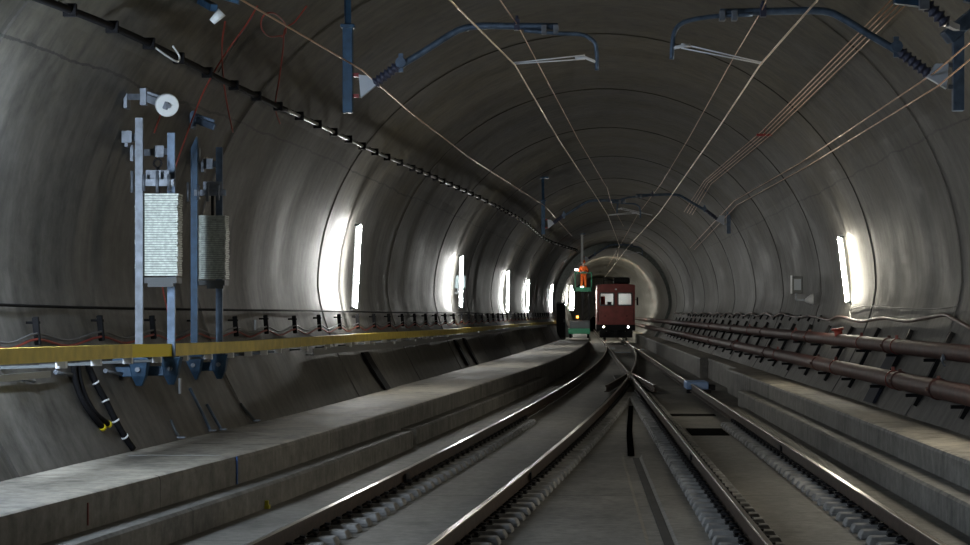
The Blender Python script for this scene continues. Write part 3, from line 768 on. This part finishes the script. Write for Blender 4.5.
cantilever(70,-1,'second cantilever over the diverging track, small and dark against the vault',dx=1.8)
cantilever(70,1,'second pipe-side cantilever with pale bracket plate, small in the distance',dx=.05)
t3=cantilever(113,-1,'third cantilever, on a long post above the orange-clad worker',dx=3.15,dz=-.1,post=(1.35,-.1))

# ------------------------------------------------------------------ overhead wires
def wire(name,pts,r,mat,lab,group='overhead line wires',sag=0):
    q=[]
    for i in range(len(pts)-1):
        a=Vector(pts[i]);b2=Vector(pts[i+1])
        for k in range(8):
            s=k/8; p=a.lerp(b2,s); p.z-=sag*4*s*(1-s); q.append(p)
    q.append(Vector(pts[-1]))
    mb=MB(); mb.tube(q,r,6); return one(mb,name,mat,lab,'wire',group)
def W(px,py,Y):
    p=P(px,py,Y); xl,xr,bb=dims(Y); c=(xl+xr)/2
    h=hit(px,py)
    Y2=min(Y,h[1]-max(.5,h[1]*.018))
    return P(px,py,Y2)
wire('contact_wire',[W(448,-2,21.4),W(515,65,27.3),W(559,140,39),W(597,198,59),(.95,70,5.25),(1.9,100,5.2),(2.3,130,5.2)],.011,M['copperb'],'bright contact wire over the diverging track, kinked at the cantilever arm')
wire('messenger_wire',[W(498,-3,24.9),W(517,24,27.3),W(578.5,140,45.7),W(607,188,63),W(612,205,70),(1.84,88,5.63)],.008,M['copper'],'thinner wire running above the contact wire of the diverging track')
wire('contact_wire',[W(820,-3,21.3),W(760,65,24.6),W(710.5,140,39),W(659,213,68),W(628,247,103),W(605,277,190)],.012,M['copperb'],'bright contact wire above the train track leading down to the locomotive')
wire('messenger_wire',[W(768,-4,23),W(762,10,24.6),W(734,57,32.5),W(690,136,46),W(661,184,70),W(638,214,88),(2.4,113,6.0),(2.4,180,5.9)],.008,M['copper'],'thin wire above the bright contact wire of the train track')
wire('feeder_wire',[W(228,-8,21.5),W(362,70,27.3),W(410,112,37),W(470,158,50),W(545,206,70),W(572,236,108)],.011,M['copper'],'thin copper feeder wire crossing in front of the blue hanging post')
for i,(o1,o2,o3,o4) in enumerate(((895,762,704,684),(900,765,706,687),(905,768,708,689.5),(911,771,711,692))):
    wire('copper_cable',[W(o1,-4+i*1.2,28),W(o2,131+i*1.2,47.5),W(o3,181+i,66),W(o4,212+i,84)],.009,M['copper'],['outermost of four parallel copper cables under the vault','second of four parallel copper cables under the vault','third of four parallel copper cables under the vault','innermost of four parallel copper cables, closest to the pipe wall'][i],'parallel copper cables under the vault')
mb=MB(); c=Vector(W(764,135,47.5)); mb.box(c,(.34,.1,.05)); mb.cyl(c,c+Vector((.1,0,.5)),.012,6); one(mb,'cable_spacer',M['bolt_red'],'small red spacer clamp joining the four parallel copper cables','clamp')
for i,(a,b2,c,d,e2) in enumerate((((975,38),(934,73),(800,163),(734,201),(690,248)),((975,55),(938,86),(806,167),(737,205),(694,250)))):
    wire('return_wire',[W(*a,22.8),W(*b2,24.3),W(*c,46),W(*d,69),W(*e2,110)],.010,M['copper'],['upper of two copper wires passing the pipe-side cantilever brackets','lower of two copper wires passing the pipe-side cantilever brackets'][i],'wires passing the pipe-side brackets')
# another bracket assembly peeping in at the upper corner
Yc=22.0
t=thing('overhead_cantilever',W(925,3,Yc),'partly cut-off dark bracket arm at the upper corner above the pipe-side cantilever','cantilever')
mb=MB(); mb.bar(W(894,-1,Yc),W(926,3,Yc),.12,.10); mb.build('main_tube',M['blue'],t,bevel=.01)
a0=Vector(W(926,4,Yc)); a1=Vector(W(947,24,Yc)); mb=MB(); mb.tube([a0.lerp(a1,i/16) for i in range(17)],.05,10,radii=[(.045,.06,.085,.06)[i%4] for i in range(17)]); mb.build('insulator',M['insul'],t)
mb=MB(); mb.box(W(924,3,Yc-.1),(.1,.1,.14)); mb.bar(W(946,23,Yc),W(957,28,24.4),.07,.07); mb.build('end_clamp',M['galv'],t)

# ------------------------------------------------------------------ pipes on the right wall
def zy(z,Y,off): return wall_x(Y,z,1)-off
UP=[(30.5,352,970),(33,0,0)]
def pipe_path(z,off,a,b,s=3): return [(zy(z,Y,off),Y,z) for Y in yrange(a,b,s)]
def mkpipe(z,off,r,lab,coup):
    path=pipe_path(z,off,8,230)
    t=thing('fire_main_pipe',path[0],lab,'pipe','pipes along the wall')
    mb=MB(); mb.tube(path,r,18); mb.build('pipe_run',M['pipe'],t)
    for Y in coup:
        mb=MB(); x=zy(z,Y,off); mb.tube([(x,Y-.09,z),(x,Y-.06,z),(x,Y+.06,z),(x,Y+.09,z)],r,18,radii=[r*1.02,r*1.14,r*1.14,r*1.02]); 
        mb.box((x-r*1.1,Y,z),(.06,.08,.05)); mb.box((x,Y,z+r*1.15),(.05,.08,.06)); mb.build('coupling',M['pipe'],t)
    return t
upp=mkpipe(1.45,.22,.125,'upper oxide-red pipe on brackets along the curved wall',[26.5,36.5,49,61,73,85])
low=mkpipe(.93,.2,.14,'lower oxide-red pipe on brackets along the curved wall',[30,33.6,45,57,69,81])
for (pt_,z,off,r,Ys) in((upp,1.45,.22,.125,(35.5,39.9,52,66)),(low,.93,.2,.14,(34.2,41.8,54,68))):
    for Y in Ys:
        x=zy(z,Y,off); mb=MB(); mb.tube([(x,Y-.03,z),(x,Y+.03,z)],r*1.1,18); mb.box((x-.02,Y,z+r*1.2),(.05,.05,.08)); o=mb.build('red_clamp_ring',M['pipering'],pt_); o['label']='brighter red clamp ring'
x=zy(1.45,43.3,.22); mb=MB(); mb.cyl((x-.02,43.3,1.5),(x-.05,43.3,1.66),.085,12); mb.cyl((x-.05,43.3,1.65),(x-.055,43.3,1.70),.13,14); o=mb.build('branch_flange',simple('bright_red_flange',(.55,.10,.07),.45),upp); o['label']='bright red branch flange on top of the pipe'
mb=MB(); x=zy(1.45,30.3,.22); mb.tube(smooth([(x-.13,30.3,1.42),(x-.16,30.3,1.36),(x-.13,30.3,1.28),(x-.1,30.3,1.25)],3),.014,6); mb.cyl((x-.12,30.3,1.4),(x-.12,30.3,1.33),.025,8); o=mb.build('drain_cock',M['galv'],upp)
# pipe brackets (angled arms from the wall)
pb=None; Y=24.2; i=0
while Y<125:
    if pb is None:
        loc=(wall_x(Y,.7,1),Y,.7); pb=thing('pipe_bracket',loc,'dark steel bracket arm holding the pair of red pipes off the wall','bracket','brackets behind the red pipes')
        x0=wall_x(Y,1.7,1)-.03; x1=wall_x(Y,.62,1)-.03
        mb=MB(); mb.bar((x0,Y,1.72),(x1,Y,.60),.07,.14,(0,1,0)); mb.build('wall_rail',M['locodark'],pb)
        for z,r in((1.45,.125),(.93,.14)):
            mb=MB(); mb.bar((wall_x(Y,z,1),Y,z-r-.03),(zy(z,Y,.36),Y,z-r-.03),.06,.05); mb.build('support_arm',M['locodark'],pb)
    else:
        o=copy_tree(pb); o.location=(wall_x(Y,.7,1),Y,.7)
    i+=1; Y+=3.9
# wavy conduit
wp=[near_pt(a,b2,.08) for a,b2 in((990,336),(970,325),(957,318),(950,315),(938,316.5),(925,319),(910,321),(895,319),(888,318),(876,319.5),(866,321.5),(856,320),(848,317.5),(840,317),(832,320),(822,317.5),(812,316),(802,317),(790,315.5))]
sp=[Vector(p) for p in wp]; Y=wp[-1][1]; k=0
while Y<125:
    Y+=1.1; k+=1; sp.append(Vector((wall_x(Y,1.95,1)-.08,Y,1.95+.05*math.sin(k*1.25))))
mb=MB(); mb.tube(smooth(sp,3),.03,8); one(mb,'wavy_conduit',M['brown_cable'],'brownish wavy flexible conduit running above the red pipes','conduit')
sb=None; Y=50
while Y<112:
    if sb is None:
        sb=thing('conduit_clip',(wall_x(Y,1.86,1)-.05,Y,1.86),'small dark clip below the wavy conduit','clip','clips below the wavy conduit')
        x=wall_x(Y,1.86,1); mb=MB(); mb.bar((x,Y,1.95),(x-.09,Y,1.80),.05,.05); mb.build('clip_arm',M['locodark'],sb)
        mb=MB(); mb.cyl((x-.02,Y,1.93),(x-.12,Y,1.93),.018,6); mb.build('bolt',M['galv'],sb)
    else:
        o=copy_tree(sb); o.location=(wall_x(Y,1.86,1)-.05,Y,1.86)
    Y+=2.3
cable('wall_cable',[near_pt(a,b2,.04) for a,b2 in((853,320),(852,311),(857,308),(866,306),(880,306.5),(900,308),(935,309),(960,306))],.009,M['grey_cable'],'thin grey cable on the wall above the wavy conduit beside the lamp')

# ------------------------------------------------------------------ locomotive
LY=147.0; LX=2.55
def LB_(x,z,dy=0): return (LX+x,LY+dy,z)
T=thing('locomotive',(LX,LY+6,0),'oxide-red rail locomotive with two lit cab windows facing the camera','train')
T.location=(LX,LY,0)
hw=1.33
mb=MB()
# front face built around the window openings
def slab(x0,x1,z0,z1,y0=-.05,y1=.12): mb.box((LX+(x0+x1)/2,LY+(y0+y1)/2,(z0+z1)/2),(x1-x0,y1-y0,z1-z0))
WZ0,WZ1=2.50,3.36
slab(-hw,hw,1.15,WZ0); slab(-hw,hw,WZ1,3.92); slab(-hw,-1.12,WZ0,WZ1); slab(1.12,hw,WZ0,WZ1); slab(-.14,.14,WZ0,WZ1)
mb.build('front_panel',M['loco'],T)
mb=MB(); slab(-hw,-hw+.1,1.15,3.9,.12,11); slab(hw-.1,hw,1.15,3.9,.12,11); slab(-hw,hw,3.8,3.92,.12,11); slab(-hw,hw,1.1,1.3,.12,11); slab(-hw,hw,1.2,3.9,2.4,2.5); slab(-hw,hw,1.2,3.9,10.9,11)
mb.build('body_shell',M['loco'],T)
mb=MB()
rows=[]
for k in range(9):
    a=PI*k/8; rows.append([(LX-hw*math.cos(a),LY-.08,3.9+.1*math.sin(a)),(LX-hw*math.cos(a),LY+11,3.9+.1*math.sin(a))])
mb.quad_grid(rows); b0=len(mb.v); mb.v+=[rows[k][0] for k in range(9)]; mb.f.append(tuple(range(b0,b0+9))); mb.sm.append(False)
mb.build('roof',M['loco'],T)
for s in(-1,1):
    f=MB(); x0,x1=sorted((s*.14,s*1.12))
    for (a,b2,c,d) in((x0,x1,WZ0-.04,WZ0+.05),(x0,x1,WZ1-.05,WZ1+.04),(x0-.04,x0+.05,WZ0,WZ1),(x1-.05,x1+.04,WZ0,WZ1)): f.box((LX+(a+b2)/2,LY-.07,(c+d)/2),(b2-a,.05,d-c))
    o=f.build('window_frame',M['grey'],T)
    g=MB(); g.box((LX+(x0+x1)/2,LY+.02,(WZ0+WZ1)/2),(x1-x0,.02,WZ1-WZ0)); g.build('window_pane',M['glass'],o)
    h=MB(); h.cyl(LB_(s*.86,.99,-.02),LB_(s*.86,.99,-.16),.13,14); o=h.build('headlight',M['darksteel'],T)
    h=MB(); h.cyl(LB_(s*.86,.99,-.16),LB_(s*.86,.99,-.18),.065,14); q=h.build('headlight_lens',emis('headlight_glow',(1,.85,.65) if s<0 else (.95,.97,1),22),o)
    h=MB(); h.cyl(LB_(s*.95,.62,0),LB_(s*.95,.62,-.4),.10,12); h.cyl(LB_(s*.95,.62,-.4),LB_(s*.95,.62,-.48),.22,16); h.build('buffer',M['locodark'],T)
    h=MB(); h.bar(LB_(s*(hw+.02),2.9,.1),LB_(s*(hw+.16),2.9,0),.03,.03); h.box(LB_(s*(hw+.17),2.78,0),(.12,.05,.55)); h.build('side_mirror',M['locodark'],T)
    h=MB(); h.tube([LB_(s*1.25,1.35,-.05),LB_(s*1.25,1.35,-.12),LB_(s*1.25,2.3,-.12),LB_(s*1.25,2.3,-.05)],.018,6); h.build('handrail',M['darksteel'],T)
    h=MB(); h.box(LB_(s*.75,1.75,-.07),(.12,.04,.05)); h.build('panel_latch',M['locodark'],T)
    h=MB()
    h.cyl(LB_(s*.7,.42,1.6),LB_(s*.8,.42,1.6),.42,24); h.build('wheel',M['darksteel'],T)
    h=MB(); h.cyl(LB_(s*.7,.42,8.6),LB_(s*.8,.42,8.6),.42,24); h.build('wheel',M['darksteel'],T)
mb=MB(); mb.box(LB_(0,.93,5.5),(2.7,11,.42)); mb.box(LB_(0,.55,5),(1.2,8,.5)); mb.box(LB_(0,.45,-.02),(2.3,.1,.42)); mb.build('underframe',M['locodark'],T,bevel=.02)
mb=MB(); mb.cyl(LB_(0,.62,0),LB_(0,.62,-.3),.07,10); mb.box(LB_(0,.62,-.34),(.2,.12,.26)); mb.build('coupling_hook',M['darksteel'],T)
mb=MB(); mb.box(LB_(0,3.62,-.07),(.14,.04,.1)); mb.build('marker_light',M['lens'],T)
mb=MB(); 
for a,b2 in(((-.85,4.0),(-.85,4.45)),((-.05,4.0),(-.05,4.45)),((-.85,4.45),(-.05,4.45)),((-.85,4.25),(-.05,4.25))): mb.bar(LB_(a[0],a[1],.8),LB_(b2[0],b2[1],.8),.06,.06,(0,1,0))
mb.build('roof_frame',M['darksteel'],T)
mb=MB(); mb.box(LB_(.42,4.22,1.2),(1.15,1.3,.5)); mb.build('roof_unit',M['locodark'],T,bevel=.13)
mb=MB(); mb.bar(LB_(-1.1,3.5,11.15),LB_(1.1,3.5,11.15),.12,.12); o=mb.build('added_rear_light',emis('added_rear_glow',(1,.97,.8),REAR_E),T); o['label']='added light bar hidden behind the locomotive to light the bore'  # added bar, unseen behind the locomotive, brightens the walls of the bore
mb=MB(); mb.box(LB_(0,3.72,1.2),(1.2,.5,.04)); mb.build('cab_light',emis('cab_light',(.85,1,.97),22),T)
mb=MB(); mb.box(LB_(0,2.4,2.36),(2.4,.02,2.6)); mb.build('cab_lining',M['cab'],T)
mb=MB(); mb.box(LB_(-.9,2.75,.9),(.3,.3,.75)); mb.box(LB_(-.85,2.35,.75),(.45,.5,.15)); mb.build('driver_seat',M['pipering'],T,bevel=.04)
mb=MB(); mb.box(LB_(0,2.3,.35),(2.2,.4,.3)); mb.box(LB_(-.45,2.6,.4),(.3,.2,.3)); mb.build('control_desk',M['grey'],T)

# ------------------------------------------------------------------ lift platform with worker
PY=130.0
def Q(px,py,dy=0): p=P(px,py,PY); return Vector((p[0],PY+dy,p[2]))
base=Q(580,338); 
t=thing('lift_platform',(base.x,PY,BT),'green work lift standing on the walkway with raised basket','lift')
bz=Q(583,291).z
x0=Q(574.5,0).x; x1=Q(592,0).x; xc=(x0+x1)/2; tz=Q(0,273).z
mb=MB(); mb.box((xc,PY,bz),(x1-x0,1.0,.08)); o=mb.build('basket_floor',M['green'],t)
mb=MB()
for x in(x0+.04,x1-.04):
    for dy in(-.48,.48): mb.box((x,PY+dy,(bz+tz)/2),(.07,.06,tz-bz))
for z in(bz+.12,tz):
    for dy in(-.48,.48): mb.box((xc,PY+dy,z),(x1-x0,.06,.08 if z!=bz+.12 else .2))
    for x in(x0+.04,x1-.04): mb.box((x,PY,z),(.05,.96,.06))
mb.build('basket_rail',M['green'],t)
mb=MB(); gx=xc+.1
mb.box((gx-.14,PY,(bz+BT+.5)/2),(.14,.2,bz-BT-.5)); mb.box((gx+.26,PY,(bz+BT+.5)/2),(.12,.2,bz-BT-.5))
for k in range(6): mb.bar((gx-.14,PY,BT+.6+k*.4),(gx+.26,PY,BT+1.0+k*.4),.04,.06,(0,1,0))
mb.build('lift_mast',M['locodark'],t)
mb=MB(); mb.box((xc-.25,PY,BT+.42),(1.35,1.9,.34)); mb.build('chassis',M['green'],t,bevel=.03)
mb=MB(); mb.box((xc-.2,PY-.1,BT+.82),(1.25,1.5,.5)); mb.build('engine_cover',M['grey'],t,bevel=.05)
for sx in(-.8,.3):
    for dy in(-.7,.7): mb=MB(); mb.cyl((xc+sx-.06,PY+dy,BT+.22),(xc+sx+.08,PY+dy,BT+.22),.22,14); mb.build('wheel',M['black'],t)
mb=MB(); c=Q(577.5,318,-.9); mb.cyl(c,c+Vector((0,0,.13)),.07,10); o=mb.build('beacon',emis('amber_beacon',(1,.35,.03),8),t); o['label']='small amber warning beacon'
mb=MB(); c=Q(577.5,318,-.9); mb.bar((c.x,PY-.85,BT+.9),(c.x,PY-.9,c.z),.04,.04,(0,1,0)); mb.build('beacon_stem',M['grey'],t)
# worker
def skin(name,verts,edges,rad,mat,parent=None,sub=2):
    me=bpy.data.meshes.new(name); me.from_pydata([tuple(v) for v in verts],edges,[]); o=bpy.data.objects.new(name,me); COL.objects.link(o)
    if parent: o.parent=parent
    sk=o.modifiers.new('skin','SKIN'); sk.use_smooth_shade=True
    for i,r in enumerate(rad): 
        d=me.skin_vertices[0].data[i]; d.radius=(r if isinstance(r,tuple) else (r,r)); d.use_root=(i==0)
    sb_=o.modifiers.new('sub','SUBSURF'); sb_.levels=sub; sb_.render_levels=sub; me.materials.append(mat); return o
wz=bz+.04; wx=xc+.02
W0=thing('person',(wx,PY-.15,wz+.06),'worker in orange hi-vis clothing and helmet standing in the green lift basket','person')
wz+=.06
# pelvis chest neck head; arms forward on the rail; legs
V=[(0,0,.92),(0,0,1.12),(0,-.02,1.32),(0,-.03,1.47),(0,-.05,1.56),(0,-.06,1.68),
   (-.17,-.02,1.38),(-.27,-.10,1.14),(-.20,-.30,1.06),(-.17,-.38,1.05),
   (.17,-.02,1.38),(.27,-.08,1.13),(.24,-.26,1.02),(.22,-.36,1.02),
   (-.09,0,.88),(-.11,-.02,.48),(-.12,0,.08),(-.12,-.14,.04),
   (.09,0,.88),(.12,-.03,.48),(.13,0,.08),(.13,-.14,.04)]
E_=[(0,1),(1,2),(2,3),(3,4),(4,5),(2,6),(6,7),(7,8),(8,9),(2,10),(10,11),(11,12),(12,13),(0,14),(14,15),(15,16),(16,17),(0,18),(18,19),(19,20),(20,21)]
R_=[(.15,.11),(.14,.10),(.16,.11),(.06,.06),(.07,.08),(.08,.09),.06,.045,.035,.035,.06,.045,.035,.035,.085,.06,.045,.04,.085,.06,.045,.04]
skin('body',V,E_,R_,M['skin'],W0)
JV=V[:4]+V[6:9]+V[10:13]; JE=[(0,1),(1,2),(2,3),(2,4),(4,5),(5,6),(2,7),(7,8),(8,9)]
JR=[(.19,.14),(.175,.13),(.19,.14),(.085,.085),.085,.068,.055,.085,.068,.055]
skin('hi_vis_jacket',JV,JE,JR,M['orange'],W0)
TV=[V[0]]+V[14:17]+V[18:21]; skin('work_trousers',TV,[(0,1),(1,2),(2,3),(0,4),(4,5),(5,6)],[(.185,.14),.12,.09,.075,.12,.09,.075],M['orange'],W0)
for s,b2 in((-1,V[17]),(1,V[21])):
    mb=MB(); mb.box((W0.location.x+b2[0],W0.location.y-.07,wz+.05),(.11,.28,.1)); mb.build('boot',M['black'],W0,bevel=.03)
mb=MB(); mb.sphere((W0.location.x,W0.location.y-.055,wz+1.71),.125,14,8,(1,1.1,.85)); mb.box((W0.location.x,W0.location.y-.17,wz+1.68),(.18,.1,.02)); o=mb.build('helmet',M['orange'],W0)
for (z,r) in((1.08,.19),):
    mb=MB(); mb.tube([(W0.location.x,W0.location.y,wz+z-.03),(W0.location.x,W0.location.y,wz+z+.03)],r,16); mb.build('reflective_band',M['white'],W0)
for s,hp in((-1,V[9]),(1,V[13])):
    mb=MB(); c=Vector((W0.location.x+hp[0],W0.location.y+hp[1],wz+hp[2]))
    mb.sphere(c+Vector((0,-.03,0)),.045,8,6,(.9,1.1,.6))
    for k in range(4): mb.tube([c+Vector((-.03+k*.02,-.05,.01)),c+Vector((-.03+k*.02,-.10+abs(k-1.5)*.008,.0)),c+Vector((-.03+k*.02,-.10,-.03))],.009,6)
    mb.tube([c+Vector((-s*.035,-.02,0)),c+Vector((-s*.06,-.06,-.01))],.01,6); mb.build('glove',M['white'],W0)
# face details
mb=MB()
for s in(-1,1): mb.sphere((W0.location.x+s*.03,W0.location.y-.145,wz+1.655),.01,8,6)
mb.build('eye',M['black'],W0)
mb=MB(); mb.sphere((W0.location.x,W0.location.y-.155,wz+1.635),.016,8,6,(.8,1.2,1.3)); mb.build('nose',M['skin'],W0)
# work lamp / floodlight on the basket
mb=MB(); c=Q(576.5,270,-.5); mb.box(c,(.22,.06,.1)); tag(mb.build('work_light',emis('work_light',(.95,.95,1),14),None),'small bright work light on the basket rail beside the worker','light')
mb=MB(); c=Q(582,287,-.55); mb.box(c,(.2,.04,.07)); tag(mb.build('basket_light',emis('green_light',(.55,1,.85),8),None),'pale greenish lit strip at the foot of the lift basket','light')
# dark cabinet beside the lift
X,Y,z=P(561,326,123)
t=thing('control_cabinet',(X,123,BT),'tall dark cabinet on the walkway where the handrail ends','cabinet')
zt=P(0,302,123)[2]; mb=MB(); mb.box((X,123,(BT+zt)/2),(.55,.6,zt-BT)); mb.build('cabinet_body',M['grey'],t,bevel=.02)
mb=MB(); mb.box((X,122.68,(BT+zt)/2),(.48,.03,zt-BT-.2)); mb.build('door',M['locodark'],t)
mb=MB(); mb.box((X+.18,122.65,(BT+zt)/2),(.03,.03,.2)); mb.build('door_handle',M['galv'],t)

# ------------------------------------------------------------------ world, camera, colour
wd=bpy.data.worlds.new('world'); SC.world=wd; wd.use_nodes=True
bg=wd.node_tree.nodes['Background']; bg.inputs[0].default_value=(0,0,0,1); bg.inputs[1].default_value=0
cam=bpy.data.cameras.new('camera'); co=bpy.data.objects.new('camera',cam); COL.objects.link(co); SC.camera=co
co.location=(0,0,CH); co.rotation_euler=(PI/2,0,0)
cam.sensor_width=36; cam.sensor_fit='HORIZONTAL'; cam.lens=36*F/970
cam.shift_x=(485-VX)/970; cam.shift_y=(VY-272.5)/970; cam.clip_end=600; cam.clip_start=.1
SC.view_settings.view_transform='Standard'; SC.view_settings.look='None'; SC.view_settings.gamma=1; SC.view_settings.use_curve_mapping=False
SC.view_settings.exposure=EXPO
try:
    SC.cycles.use_denoising=True; SC.cycles.max_bounces=8; SC.cycles.diffuse_bounces=5; SC.cycles.sample_clamp_indirect=4
except Exception: pass
